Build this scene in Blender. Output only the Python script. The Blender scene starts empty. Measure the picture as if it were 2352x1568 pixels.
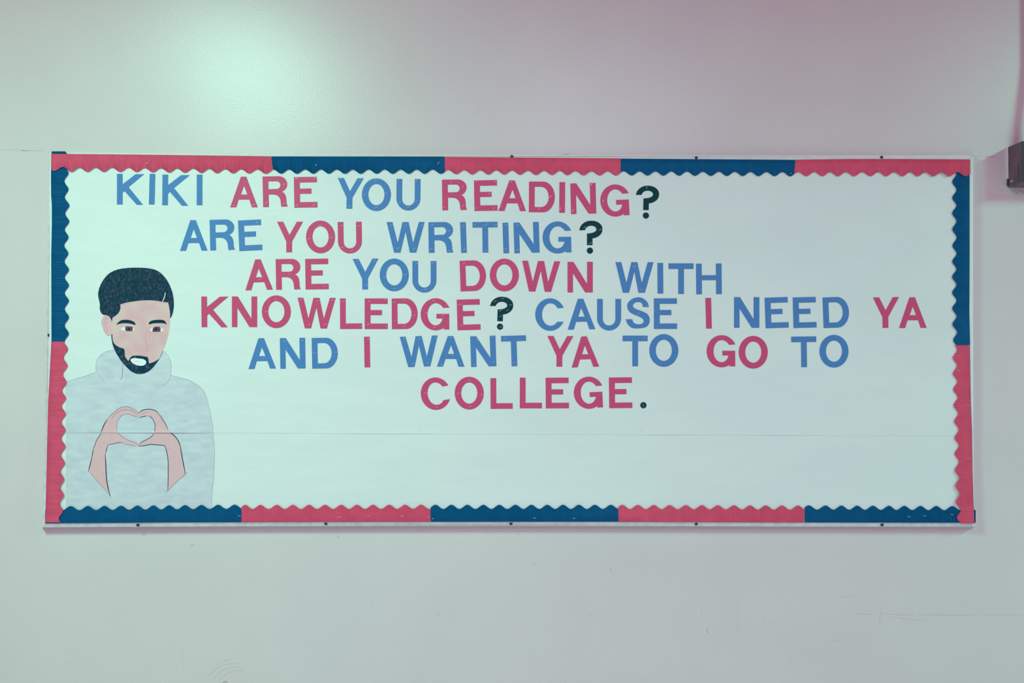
import bpy, math, random
from mathutils import Vector, Matrix
from mathutils.geometry import tessellate_polygon

random.seed(7)
scene = bpy.context.scene
col = scene.collection

# ------------------------------------------------------------------ camera
F = 28.0 / 36.0 * 2352.0            # focal length in pixels of the 2352 x 1568 frame
CAM = Vector((-0.01787, -2.65200, 1.55113))
YAW, PITCH, ROLL = 0.0073668, 0.0164950, 0.0020869
fwd = Vector((math.sin(YAW) * math.cos(PITCH), math.cos(YAW) * math.cos(PITCH), math.sin(PITCH)))
rt = Vector((math.cos(YAW), -math.sin(YAW), 0.0))
up = rt.cross(fwd)
r2 = rt * math.cos(ROLL) + up * math.sin(ROLL)
u2 = up * math.cos(ROLL) - rt * math.sin(ROLL)
cam_data = bpy.data.cameras.new('camera')
cam_data.sensor_width = 36.0
cam_data.lens = 28.0
cam_data.clip_start = 0.05
cam = bpy.data.objects.new('camera', cam_data)
M = Matrix.Identity(4)
for i in range(3):
    M[i][0], M[i][1], M[i][2], M[i][3] = r2[i], u2[i], -fwd[i], CAM[i]
cam.matrix_world = M
col.objects.link(cam)
scene.camera = cam

# ------------------------------------------------------------------ light
world = bpy.data.worlds.new('world')
scene.world = world
world.use_nodes = True
bg = world.node_tree.nodes['Background']
bg.inputs['Color'].default_value = (0.342, 0.042, 0.190, 1)
bg.inputs['Strength'].default_value = 1.05


def area(name, loc, sx, sy, power, color, rx=0.0):
    d = bpy.data.lights.new(name, 'AREA')
    d.shape = 'RECTANGLE'
    d.size, d.size_y = sx, sy
    d.energy = power
    d.color = color
    o = bpy.data.objects.new(name, d)
    o.location = loc
    o.rotation_euler = (rx, 0, 0)
    col.objects.link(o)
    return o


# fluorescent ceiling fittings, running out from the wall, one left and one right
area('overhead_light', (-1.55, -2.20, 3.30), 0.50, 0.8, 121.0, (0.375, 1.0, 0.70))
area('overhead_light', (3.95, -2.20, 3.40), 0.45, 1.2, 133.0, (0.245, 1.0, 0.67))
area('overhead_light', (0.60, -3.90, 3.30), 0.45, 1.2, 76.0, (0.67, 0.67, 1.0))      # unseen fill light added behind the camera to brighten the lower wall

vs = scene.view_settings
vs.view_transform = 'Standard'
vs.look = 'None'
vs.exposure = 0.0
vs.gamma = 1.0
vs.use_curve_mapping = False


# ------------------------------------------------------------------ helpers
def W(px, py, d=0.0):
    """point of the plane parallel to the wall, d metres in front of it, at photo position px, py"""
    ray = fwd * F + r2 * (px - 1176.0) + u2 * (784.0 - py)
    t = (-d - CAM.y) / ray.y
    return CAM + ray * t


def PXM(d=0.02):
    return (CAM - W(1176, 784, d)).length / F     # metres per pixel


M1 = PXM()


def tag(o, label=None, cat=None, group=None, kind=None):
    if label: o['label'] = label
    if cat: o['category'] = cat
    if group: o['group'] = group
    if kind: o['kind'] = kind
    return o


def empty(name, loc):
    o = bpy.data.objects.new(name, None)
    o.empty_display_size = 0.05
    o.location = loc
    col.objects.link(o)
    return o


def build(name, verts, faces, mat, parent=None, smooth=False):
    """one mesh object, its origin at the middle of its verts"""
    vv = [Vector(v) for v in verts]
    lo = Vector((min(v.x for v in vv), min(v.y for v in vv), min(v.z for v in vv)))
    hi = Vector((max(v.x for v in vv), max(v.y for v in vv), max(v.z for v in vv)))
    c = (lo + hi) / 2
    me = bpy.data.meshes.new(name)
    me.from_pydata([v - c for v in vv], [], faces)
    me.materials.append(mat)
    if smooth:
        for p in me.polygons: p.use_smooth = True
    me.update()
    o = bpy.data.objects.new(name, me)
    o.location = c
    col.objects.link(o)
    if parent is not None:
        o.parent = parent
        o.location = c - abs_loc(parent)
    return o


def abs_loc(o):
    l = Vector(o.location)
    if o.parent: l = l + abs_loc(o.parent)
    return l


def area2(l):
    return sum(l[i][0] * l[(i + 1) % len(l)][1] - l[(i + 1) % len(l)][0] * l[i][1] for i in range(len(l)))


def clip_band(loop, y0, y1):
    """part of a polygon between two horizontal lines"""
    def half(pts, y, keep_below):
        out = []
        for i in range(len(pts)):
            a, b = pts[i], pts[(i + 1) % len(pts)]
            ia = (a[1] >= y) if keep_below else (a[1] <= y)
            ib = (b[1] >= y) if keep_below else (b[1] <= y)
            if ia: out.append(a)
            if ia != ib:
                t = (y - a[1]) / (b[1] - a[1])
                out.append((a[0] + (b[0] - a[0]) * t, y))
        return out
    r = half(loop, y0, True)
    if len(r) >= 3: r = half(r, y1, False)
    return r if len(r) >= 3 else []


def slab_data(loops, d0, d1, V=None, Fc=None):
    """solid plate from pixel-space loops (outer first, holes after); d0 back, d1 front (numbers or functions)"""
    V = [] if V is None else V
    Fc = [] if Fc is None else Fc
    f0 = d0 if callable(d0) else (lambda x, y: d0)
    f1 = d1 if callable(d1) else (lambda x, y: d1)
    ls = []
    for k, l in enumerate(loops):
        l = [p for i, p in enumerate(l) if (abs(p[0] - l[i - 1][0]) + abs(p[1] - l[i - 1][1])) > 1e-4]
        s = area2(l)
        if (k == 0 and s < 0) or (k > 0 and s > 0): l = l[::-1]
        ls.append(l)
    tris = tessellate_polygon([[Vector((p[0], p[1], 0)) for p in l] for l in ls])
    flat = [p for l in ls for p in l]
    n, b = len(flat), len(V)
    V += [W(x, y, f1(x, y)) for x, y in flat]
    V += [W(x, y, f0(x, y)) for x, y in flat]
    for t in tris:
        a, c, e = (flat[i] for i in t)
        s = (c[0] - a[0]) * (e[1] - a[1]) - (e[0] - a[0]) * (c[1] - a[1])
        t = tuple(t) if s < 0 else tuple(t)[::-1]
        Fc.append(tuple(b + i for i in t))
        Fc.append(tuple(b + n + i for i in t[::-1]))
    k = 0
    for l in ls:
        m = len(l)
        for i in range(m):
            p, q = b + k + i, b + k + (i + 1) % m
            Fc.append((p, q, q + n, p + n))
        k += m
    return V, Fc


def slab(name, loops, d0, d1, mat, parent=None):
    V, Fc = slab_data(loops, d0, d1)
    return build(name, V, Fc, mat, parent)


def chaikin(l, n=2, closed=True, corner=48):
    for _ in range(n):
        out = []
        m = len(l)
        for i in range(m):
            p, a = l[i], l[i]
            if not closed and i in (0, m - 1):
                out.append(p); continue
            q, r = l[i - 1], l[(i + 1) % m]
            a1 = math.atan2(p[1] - q[1], p[0] - q[0]); a2 = math.atan2(r[1] - p[1], r[0] - p[0])
            da = abs((a2 - a1 + math.pi) % (2 * math.pi) - math.pi)
            if math.degrees(da) > corner:
                out.append(p); continue
            out.append((p[0] * .75 + q[0] * .25, p[1] * .75 + q[1] * .25))
            out.append((p[0] * .75 + r[0] * .25, p[1] * .75 + r[1] * .25))
        l = out
    return l


def stroke_loop(pts, w, smooth=1):
    pts = chaikin(pts, smooth, False) if smooth else pts
    L, R_ = [], []
    for i, p in enumerate(pts):
        a = pts[max(i - 1, 0)]; b = pts[min(i + 1, len(pts) - 1)]
        dx, dy = b[0] - a[0], b[1] - a[1]
        n = math.hypot(dx, dy) or 1
        ww = w * (0.5 if i in (0, len(pts) - 1) else 1.0)
        L.append((p[0] - dy / n * ww / 2, p[1] + dx / n * ww / 2))
        R_.append((p[0] + dy / n * ww / 2, p[1] - dx / n * ww / 2))
    return L, R_


def strokes_data(lines, d0, d1):
    """thin drawn lines as quads strips with thickness"""
    V, Fc = [], []
    f1 = d1 if callable(d1) else (lambda x, y: d1)
    f0 = d0 if callable(d0) else (lambda x, y: d0)
    for pts, w in lines:
        L, R_ = stroke_loop(pts, w * .9)
        b = len(V); n = len(L)
        for l, r in zip(L, R_):
            V += [W(l[0], l[1], f1(*l)), W(r[0], r[1], f1(*r)), W(r[0], r[1], f0(*r)), W(l[0], l[1], f0(*l))]
        for i in range(n - 1):
            p, q = b + 4 * i, b + 4 * (i + 1)
            for k in range(4):
                k2 = (k + 1) % 4
                Fc.append((p + k, p + k2, q + k2, q + k))
        Fc.append((b, b + 3, b + 2, b + 1)); e = b + 4 * (n - 1)
        Fc.append((e, e + 1, e + 2, e + 3))
    return V, Fc


def box_px(name, x0, y0, x1, y1, d0, d1, mat, parent=None):
    return slab(name, [[(x0, y0), (x1, y0), (x1, y1), (x0, y1)]], d0, d1, mat, parent)


# ------------------------------------------------------------------ materials
def mat(name, c, rough=0.6, spec=0.5, c2=None, nscale=60.0, stretch=(1, 1, 1), bump=0.0, bscale=200.0,
        metallic=0.0, lo=0.4, hi=0.6, detail=4.0, bdist=0.001, rotz=0.0):
    m = bpy.data.materials.new(name)
    m.use_nodes = True
    nt = m.node_tree
    b = nt.nodes['Principled BSDF']
    b.inputs['Base Color'].default_value = (*c, 1)
    b.inputs['Roughness'].default_value = rough
    b.inputs['Specular IOR Level'].default_value = spec
    b.inputs['Metallic'].default_value = metallic
    tc = nt.nodes.new('ShaderNodeNewGeometry')
    mp = nt.nodes.new('ShaderNodeMapping')
    mp.inputs['Scale'].default_value = stretch
    mp.inputs['Rotation'].default_value = (0, rotz, 0)
    nt.links.new(tc.outputs['Position'], mp.inputs['Vector'])
    if c2 is not None:
        n = nt.nodes.new('ShaderNodeTexNoise')
        n.inputs['Scale'].default_value = nscale
        n.inputs['Detail'].default_value = detail
        r = nt.nodes.new('ShaderNodeValToRGB')
        r.color_ramp.elements[0].position = lo
        r.color_ramp.elements[0].color = (*c, 1)
        r.color_ramp.elements[1].position = hi
        r.color_ramp.elements[1].color = (*c2, 1)
        nt.links.new(mp.outputs['Vector'], n.inputs['Vector'])
        nt.links.new(n.outputs['Fac'], r.inputs['Fac'])
        nt.links.new(r.outputs['Color'], b.inputs['Base Color'])
    if bump > 0:
        n = nt.nodes.new('ShaderNodeTexNoise')
        n.inputs['Scale'].default_value = bscale
        n.inputs['Detail'].default_value = 3.0
        bp = nt.nodes.new('ShaderNodeBump')
        bp.inputs['Strength'].default_value = bump
        bp.inputs['Distance'].default_value = bdist
        nt.links.new(mp.outputs['Vector'], n.inputs['Vector'])
        nt.links.new(n.outputs['Fac'], bp.inputs['Height'])
        nt.links.new(bp.outputs['Normal'], b.inputs['Normal'])
    return m


MAT = {}
MAT['wall'] = mat('wall_paint', (0.675, 0.595, 0.598), 0.33, 0.43, (0.65, 0.57, 0.575), 3.0, bump=0.3, bscale=230.0, lo=.35, hi=.7, bdist=0.0015)
MAT['floor'] = mat('floor_vinyl', (0.70, 0.69, 0.69), 0.45, 0.4, (0.66, 0.65, 0.65), 8.0)
MAT['scuff'] = mat('scuff', (0.40, 0.33, 0.34), 0.7, 0.2)
MAT['scuff_faint'] = mat('scuff_faint', (0.57, 0.47, 0.47), 0.6, 0.2)
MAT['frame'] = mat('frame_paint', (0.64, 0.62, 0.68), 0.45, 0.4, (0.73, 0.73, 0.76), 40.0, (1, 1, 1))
MAT['frame_white'] = mat('frame_pale', (0.73, 0.76, 0.75), 0.5, 0.4, (0.69, 0.71, 0.72), 30.0)  # whiter tone of the frame, used on the top and right rails
MAT['panel'] = mat('board_panel', (0.5, 0.42, 0.33), 0.8, 0.2, (0.4, 0.33, 0.26), 300)
MAT['screw'] = mat('screw', (0.003, 0.035, 0.06), 0.4, 0.5)
MAT['paper'] = mat('white_paper', (0.73, 0.755, 0.74), 0.55, 0.4, (0.71, 0.735, 0.725), 2.2, bump=0.25, bscale=5.0, stretch=(1, 1, 2.4), rotz=0.6, bdist=0.02)
MAT['red'] = mat('red_letter_paper', (0.63, 0.072, 0.175), 0.5, 0.25, (0.59, 0.064, 0.16), 250)
MAT['blue'] = mat('blue_letter_paper', (0.078, 0.215, 0.50), 0.5, 0.25, (0.066, 0.20, 0.46), 250)
MAT['black'] = mat('black_letter_paper', (0.001, 0.040, 0.052), 0.55, 0.15)
MAT['redb'] = mat('red_corrugated_card', (0.75, 0.100, 0.19), 0.6, 0.15, (0.70, 0.092, 0.175), 25)
MAT['blueb'] = mat('blue_corrugated_card', (0.001, 0.10, 0.25), 0.6, 0.14, (0.001, 0.09, 0.225), 25)
MAT['staple'] = mat('staple_wire', (0.85, 0.85, 0.85), 0.25, 0.8, metallic=0.3)
MAT['hoodie'] = mat('grey_crayon', (0.545, 0.545, 0.62), 0.6, 0.2, (0.635, 0.65, 0.69), 44.0, (0.55, 1, 1.5), lo=.30, hi=.72, detail=12, rotz=-0.25)
MAT['skin'] = mat('skin_crayon', (0.74, 0.40, 0.44), 0.6, 0.25, (0.75, 0.49, 0.475), 22.0, lo=.38, hi=.64, detail=12)
MAT['hand'] = mat('hand_crayon', (0.75, 0.45, 0.475), 0.6, 0.25, (0.74, 0.425, 0.46), 60.0)
MAT['ear'] = mat('ear_crayon', (0.78, 0.40, 0.46), 0.6, 0.3, (0.82, 0.45, 0.49), 40.0)
MAT['hair'] = mat('hair_marker', (0.001, 0.034, 0.056), 0.6, 0.12, (0.105, 0.085, 0.18), 150.0, (1.4, 1, 0.7), lo=.46, hi=.86, detail=14)
MAT['beard'] = mat('beard_marker', (0.001, 0.036, 0.06), 0.6, 0.12, (0.085, 0.08, 0.16), 80.0, lo=.48, hi=.75, detail=8)
MAT['ink'] = mat('ink', (0.001, 0.034, 0.052), 0.6, 0.12)
MAT['navy'] = mat('navy_pen', (0.028, 0.034, 0.10), 0.6, 0.15)
MAT['purple'] = mat('purple_pencil', (0.25, 0.16, 0.30), 0.6, 0.3)
MAT['pencil'] = mat('grey_pencil', (0.33, 0.36, 0.48), 0.6, 0.3)
MAT['pink_line'] = mat('pink_pencil', (0.56, 0.28, 0.34), 0.6, 0.3)
MAT['iris'] = mat('iris_brown', (0.07, 0.030, 0.065), 0.5, 0.4, (0.20, 0.06, 0.10), 120)
MAT['eye_white'] = mat('eye_white', (0.80, 0.82, 0.82), 0.55, 0.4)
MAT['lip'] = mat('lip_line', (0.70, 0.60, 0.62), 0.55, 0.4)
MAT['box'] = mat('box_metal', (0.17, 0.085, 0.115), 0.45, 0.5, (0.10, 0.07, 0.09), 18)
MAT['box_dark'] = mat('box_cover', (0.03, 0.05, 0.065), 0.45, 0.5)
MAT['conduit'] = mat('conduit_paint', (0.66, 0.55, 0.56), 0.4, 0.5)
MAT['chip'] = mat('paint_chip', (0.75, 0.72, 0.72), 0.5, 0.4)

# ------------------------------------------------------------------ setting
def wbox(name, x0, x1, y0, y1, z0, z1, m, parent=None):
    v = [(x, y, z) for x in (x0, x1) for y in (y0, y1) for z in (z0, z1)]
    f = [(0, 1, 3, 2), (4, 6, 7, 5), (0, 4, 5, 1), (2, 3, 7, 6), (0, 2, 6, 4), (1, 5, 7, 3)]
    return build(name, v, f, m, parent)


wall = tag(wbox('wall_back', -7, 7, 0, 0.15, 0, 3.5, MAT['wall']), 'painted cream wall behind the bulletin board', kind='structure')
floor = tag(wbox('floor', -7, 7, -6, 0.15, -0.1, 0, MAT['floor']), 'plain floor below the wall', kind='structure')

SC = [  # scuffs and cracks on the wall paint
    ([(0, 343), (25, 344), (50, 345), (75, 346), (100, 345)], 0.9, 0), ([(48, 345), (60, 346.4), (72, 345.8)], 1.4, 1),
    ([(2240, 359), (2262, 359)], 0.7, 0), ([(2264, 359), (2275, 360.5), (2288, 360)], 1.5, 1),
    ([(1293, 355), (1300, 353.8), (1308, 354)], 1.4, 1), ([(437, 1254.5), (440, 1252), (445, 1250.5)], 1.6, 1),
    ([(166, 1296), (169, 1297)], 1.8, 1), ([(775, 1206), (775.5, 1218), (776, 1231)], 0.8, 0),
    ([(776, 1229), (777.5, 1234)], 3.0, 1), ([(419, 1492), (418, 1530)], 0.8, 0), ([(511, 1567), (518, 1564), (522, 1567)], 3.0, 1),
    ([(1400, 1308), (1404, 1306)], 2.6, 1), ([(1220, 1290), (1226, 1297), (1234, 1293)], 1.2, 0),
    ([(1626, 1442), (1624, 1449), (1628, 1454)], 1.6, 1), ([(1610, 1400), (1612, 1412)], 1.6, 0),
    ([(1353, 1417), (1358, 1411), (1361, 1414)], 1.4, 0), ([(1695, 1372), (1694, 1455)], 0.8, 0),
    ([(1754, 1416), (1752, 1440)], 1.0, 0), ([(1771, 1428), (1780, 1432)], 1.0, 0),
    ([(1962, 1408), (1990, 1411), (2010, 1410)], 1.0, 0), ([(2026, 1408), (2060, 1412), (2100, 1411)], 1.0, 0),
    ([(2110, 1412), (2150, 1411), (2190, 1413), (2240, 1411)], 1.3, 0), ([(2255, 1412), (2300, 1411), (2350, 1412)], 1.0, 0),
    ([(2023, 1403), (2021, 1420), (2022, 1436)], 1.0, 0), ([(2050, 1416), (2090, 1422), (2130, 1425)], 0.7, 0),
    ([(1928, 1370), (1965, 1369)], 1.1, 0), ([(1907, 1471), (1928, 1471)], 1.0, 0), ([(1813, 1506), (1820, 1510)], 1.0, 0),
    ([(1882, 1392), (1885, 1393.5)], 2.2, 0), ([(2060, 1236), (2068, 1239)], 1.2, 0), ([(852, 1388), (854, 1395)], 2.0, 0),
    ([(1000, 1412), (1010, 1410)], 2.4, 0), ([(131, 1422), (133, 1423)], 1.6, 1),
    ([(478, 1552), (500, 1532), (522, 1524), (545, 1524)], 0.9, 0), ([(490, 1560), (508, 1540), (530, 1531), (556, 1532)], 0.9, 0),
    ([(500, 1566), (515, 1549), (535, 1540), (560, 1541)], 0.9, 0), ([(494, 1530), (512, 1518), (530, 1515)], 0.8, 0),
    ([(2322, 440), (2330, 437), (2336, 443), (2344, 438)], 1.4, 1), ([(2334, 443), (2339, 446)], 2.0, 1),
]
for pts, w, dark in SC:
    V, Fc = strokes_data([(pts, w)], -0.0005, 0.0003)
    build('scuff_mark', V, Fc, MAT['scuff' if dark else 'scuff_faint'], wall)

# ------------------------------------------------------------------ bulletin board
DB = 0.033                                   # front of the frame, metres off the wall
OUT_T = [(112, 350.2), (300, 351), (490, 352.2), (890, 354.8), (1290, 356.2), (1690, 356.7), (2090, 356.5), (2235.5, 356)]
OUT_R = [(2235.5, 356), (2235.3, 600), (2235.4, 870), (2236.5, 1000), (2236.8, 1209.5)]
OUT_B = [(2236.8, 1209.6), (1720, 1208.6), (1180, 1206.9), (640, 1208.2), (300, 1209.6), (97.5, 1210.8)]
OUT_L = [(97.5, 1210.8), (105, 890), (109, 590), (112, 350.2)]
board = empty('bulletin_board', W(1170, 1210, 0))
tag(board, 'long wall-mounted bulletin board with thin white frame and dark screws', 'bulletin board')
slab('panel', [[(116, 356), (2231, 361), (2231, 1204), (102, 1205)]], 0.0005, DB - 0.003, MAT['panel'], board)


def rail(outer, offs, fm='frame'):
    """frame rail: outer edge polyline and inward offset in pixels (mitred ends)"""
    inner = [(x + offs[0], y + offs[1]) for x, y in outer]
    if offs[0] == 0:
        s = 1 if outer[0][0] < outer[-1][0] else -1
        inner[0] = (outer[0][0] + s * 15, inner[0][1]); inner[-1] = (outer[-1][0] - s * 15, inner[-1][1])
    else:
        s = 1 if outer[0][1] < outer[-1][1] else -1
        inner[0] = (inner[0][0], outer[0][1] + s * 15); inner[-1] = (inner[-1][0], outer[-1][1] - s * 15)
    k = 8.0 / 15.0
    mid = [(o_[0] + (i_[0] - o_[0]) * k, o_[1] + (i_[1] - o_[1]) * k) for o_, i_ in zip(outer, inner)]
    V, Fc = [], []
    n = len(outer)
    for pl, d in ((outer, .0003), (outer, .0270), (mid, DB), (inner, DB), (inner, .0003)):
        V += [W(x, y, d) for x, y in pl]
    for r in range(5):
        for i in range(n - 1):
            a, b = r * n + i, ((r + 1) % 5) * n + i
            Fc.append((a, a + 1, b + 1, b))
    Fc.append(tuple(r * n for r in range(5))[::-1]); Fc.append(tuple(r * n + n - 1 for r in range(5)))
    v = V[n:]
    if (v[1] - v[0]).cross(v[n] - v[0]).y > 0: Fc = [f[::-1] for f in Fc]
    o = build('frame_rail', V, Fc, MAT[fm], board)
    m = o.modifiers.new('bevel', 'BEVEL'); m.width = 0.0012; m.segments = 2; m.limit_method = 'ANGLE'
    return o


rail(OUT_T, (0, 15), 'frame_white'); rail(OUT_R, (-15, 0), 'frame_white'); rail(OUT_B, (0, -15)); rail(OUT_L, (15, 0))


def dome(name, x, y, r, d, h, m, parent):
    c = W(x, y, d); V, Fc = [], []
    rr = r * M1
    n = 16
    for k, (q, hh) in enumerate(((1.0, -0.008), (1.0, h * .55), (.7, h * .9), (.25, h))):
        V += [c + Vector((rr * q * math.cos(2 * math.pi * i / n), -hh, rr * q * math.sin(2 * math.pi * i / n))) for i in range(n)]
        if k:
            b = n * (k - 1)
            Fc += [(b + i, b + (i + 1) % n, b + n + (i + 1) % n, b + n + i) for i in range(n)]
    Fc.append(tuple(range(3 * n, 4 * n))); Fc.append(tuple(range(n))[::-1])
    return build(name, V, Fc, m, parent, True)


for x, y in [(1175.5, 359.5), (1599, 362.5), (2025, 361.2), (113.2, 769.5), (2230.6, 780.5), (317, 1205.2), (748.6, 1202),
             (1173.6, 1202), (1599, 1202.6), (2026, 1204.6)]:
    dome('screw', x, y, 3.6, DB - .0016, 0.0024, MAT['screw'], board)

# ------------------------------------------------------------------ white paper sheets
PU, PL = DB + 0.0009, DB + 0.0003            # front of the upper and of the lower sheet


def seam(x):
    return 992.6 + (x - 150) * (1001.0 - 992.6) / (2235 - 150)


def gape(x):
    """how far the bottom edge of the upper sheet stands off the lower one, along its length"""
    g = 0.10 + 0.35 * math.sin(x * 0.021 + 1.0) + 0.3 * math.sin(x * 0.0083 + .3)
    g += 2.4 * math.exp(-((x - 400) / 90.0) ** 2) + 0.5 * math.exp(-((x - 240) / 70.0) ** 2) + .5 * math.exp(-((x - 820) / 60.0) ** 2)
    return max(0.03, g) * 0.0012 * min(1.0, max(0.0, (x - 150) / 40.0))


def S(x, y):
    """front surface of the paper covering the board"""
    s = seam(x)
    if y <= s + 0.02:
        return PU + gape(x) * math.exp(-max(0.0, s - y) / 5.0)
    return PL


def sheet(name, rows, xs, front, back, m):
    V, Fc = [], []
    nx = len(xs[0]); ny = len(rows[0])
    for j in range(ny):
        for i in range(nx):
            x = xs[j][i]; y = rows[i][j]
            V.append(W(x, y, front(x, y)))
    n = len(V)
    for j in range(ny):
        for i in range(nx):
            x = xs[j][i]; y = rows[i][j]
            V.append(W(x, y, front(x, y) - back))
    for j in range(ny - 1):
        for i in range(nx - 1):
            a = j * nx + i
            Fc.append((a, a + nx, a + nx + 1, a + 1))
            Fc.append((n + a, n + a + 1, n + a + nx + 1, n + a + nx))
    ring = [i for i in range(nx)] + [j * nx + nx - 1 for j in range(1, ny)] + [(ny - 1) * nx + i for i in range(nx - 2, -1, -1)] + [j * nx for j in range(ny - 2, 0, -1)]
    r0 = len(V); R = len(ring)
    V += [V[a] for a in ring] + [V[a + n] for a in ring]
    for k in range(R):
        k2 = (k + 1) % R
        Fc.append((r0 + k, r0 + k2, r0 + R + k2, r0 + R + k))
    return build(name, V, Fc, m, None, True)


def lerp(a, b, t): return a + (b - a) * t


NX = 240
# upper sheet: rows get dense towards the overlap
fr = [0, .25, .5, .75, .9, .96]
top = lambda x: lerp(360.0, 371.0, (x - 112) / 2120)
rows, xs = [], []
for i in range(NX + 1):
    x = lerp(114.5, 2234.6, i / NX)
    s = seam(x)
    rows.append([lerp(top(x), s, t) for t in fr] + [s - q for q in (16, 11, 7.5, 5, 3.2, 1.8, .8, 0)])
for j in range(len(rows[0])):
    sh = lerp(0, -5.0, j / len(rows[0]))
    xs.append([lerp(114.5 + sh, 2234.6 + (1.4 if j > 8 else .4), i / NX) for i in range(NX + 1)])
up_sheet = sheet('paper_sheet', rows, xs, S, 0.0002, MAT['paper'])
tag(up_sheet, 'large white paper sheet behind the lettering, covering upper part of the board', 'paper', 'white backing sheets on the board')
rows, xs = [], []
for i in range(NX + 1):
    x = lerp(106, 2231, i / NX)
    rows.append([lerp(seam(x) - 14, 1199.5, t) for t in (0, .2, .4, .6, .8, 1)])
for j in range(6):
    xs.append([lerp(109 - j * 1.2, 2232, i / NX) for i in range(NX + 1)])
lo_sheet = sheet('paper_sheet', rows, xs, lambda x, y: PL, 0.0002, MAT['paper'])
tag(lo_sheet, 'narrow white paper sheet along the bottom of the board, below the seam', 'paper', 'white backing sheets on the board')


def staple(x1, y1, x2, y2, d, parent, w=0.72):
    V, Fc = strokes_data([([(x1, y1), ((x1 + x2) / 2, (y1 + y2) / 2), (x2, y2)], w)], d - 0.0004, d + 0.0005)
    return build('staple', V, Fc, MAT['staple'], parent)


for x, y in ((963, 988.5), (1047.5, 989.5), (1232.5, 986.3), (1353, 991.4), (1472.5, 988.6), (1690, 989.5), (1848, 995), (2055, 996.5)):
    staple(x - 4, y - .3, x + 4, y + .4, S(x, y) + .0002, up_sheet)

# ------------------------------------------------------------------ scalloped corrugated border
RIB = 3.67


def poly_at(pl, t, ax):
    """value of the other axis on a polyline at axis value t"""
    for i in range(len(pl) - 1):
        a, b = pl[i], pl[i + 1]
        if (a[ax] - t) * (b[ax] - t) <= 0 or i == len(pl) - 2:
            if i == 0 and (t - a[ax]) * (b[ax] - a[ax]) < 0: return a[1 - ax]
            return a[1 - ax] + (b[1 - ax] - a[1 - ax]) * (t - a[ax]) / (b[ax] - a[ax])
    return pl[-1][1 - ax]


def strip(label, m, ax, outer, tips, e0, e1, depth, amp=9.4, rel=0.0026, cut0=0.0, cut1=0.0, rag=0.0, wob=0.0, rise=0):
    """ax 0: runs along x, ax 1: along y. outer: straight edge polyline, tips: scallop tips (px), e0/e1 ends.
    cut0/cut1 slant the ends (shift of the inner edge along the run)."""
    rnd = random.Random(label)
    along = [t[ax] for t in tips]
    per0 = along[1] - along[0]; per1 = along[-1] - along[-2]
    ext = [along[0] - 2 * per0, along[0] - per0] + along + [along[-1] + per1, along[-1] + 2 * per1]
    tv = [tips[0][1 - ax]] * 2 + [t[1 - ax] for t in tips] + [tips[-1][1 - ax]] * 2

    def inner(s):
        for i in range(len(ext) - 1):
            if s <= ext[i + 1] or i == len(ext) - 2:
                u = (s - ext[i]) / (ext[i + 1] - ext[i])
                tip = lerp(tv[i], tv[i + 1], u)
                sign = 1 if tip > poly_at(outer, s, ax) else -1
                c = 0.5 - 0.5 * math.cos(2 * math.pi * u)
                return tip - sign * amp * c
    n = int((e1 - e0) / RIB * 8)
    V, Fc = [], []
    ph = rnd.random() * 6.28
    for i in range(n + 1):
        t = i / n
        s = lerp(e0, e1, t)
        k = (1 - t) * cut0 + t * cut1
        k = cut0 * max(0, 1 - t * n / 32) + cut1 * max(0, 1 - (1 - t) * n / 32)
        so, si = s, s + k
        if rag and i == n: si += rag * 0.6; so += rag
        vo = poly_at(outer, so, ax) + 0.22 * math.cos(2 * math.pi * so / RIB)
        vi = inner(si)
        h = (s - e0 if rise < 0 else e1 - s) if rise else 1e9      # lies over its neighbour at one end
        h = min(1.0, max(0.0, (h - 46) / 110.0)); lap = (1 - h * h * (3 - 2 * h)) * (Dhi - Dlo)
        z = depth + lap + rel * (abs(math.sin(math.pi * (s + wob * math.sin(s * .09 + ph)) / RIB)) ** 0.8 - 0.5) + 0.0004 * math.sin(s * .05 + ph) + .0004
        for (a, b, dz) in ((so, vo, z), (lerp(so, si, .5), lerp(vo, vi, .5), z + wob * 0.0004 * math.sin(s * .31 + ph)), (si, vi, z)):
            p = (a, b) if ax == 0 else (b, a)
            V.append(W(p[0], p[1], dz))
        for (a, b, dz) in ((si, vi, z - .0006), (so, vo, z - .0006)):
            p = (a, b) if ax == 0 else (b, a)
            V.append(W(p[0], p[1], dz))
    for i in range(n):
        p, q = 5 * i, 5 * (i + 1)
        for k in range(5):
            k2 = (k + 1) % 5
            Fc.append((p + k, p + k2, q + k2, q + k))
    Fc.append((0, 4, 3, 2, 1)); e = 5 * n
    Fc.append((e, e + 1, e + 2, e + 3, e + 4))
    # make the ribbed face look at the room
    v0, v1, v2 = V[0], V[1], V[5]
    if (v1 - v0).cross(v2 - v0).y > 0:
        Fc = [f[::-1] for f in Fc]
    o = build('border_strip', V, Fc, m, None, True)
    mod = o.modifiers.new('edges', 'EDGE_SPLIT'); mod.split_angle = math.radians(80)
    o_depth[o.name] = depth + rel * .5 + .0006
    tag(o, label, 'border strip', 'scalloped corrugated border strips')
    return o


o_depth = {}
RB, BB = MAT['redb'], MAT['blueb']
Dlo, Dhi = PU + 0.0021, PU + 0.0056
T = lambda l, y0, y1: [(x, lerp(y0, y1, i / (len(l) - 1))) for i, x in enumerate(l)]
TX = lambda l: [(x, y) for x, y in l]
st = {}
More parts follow.
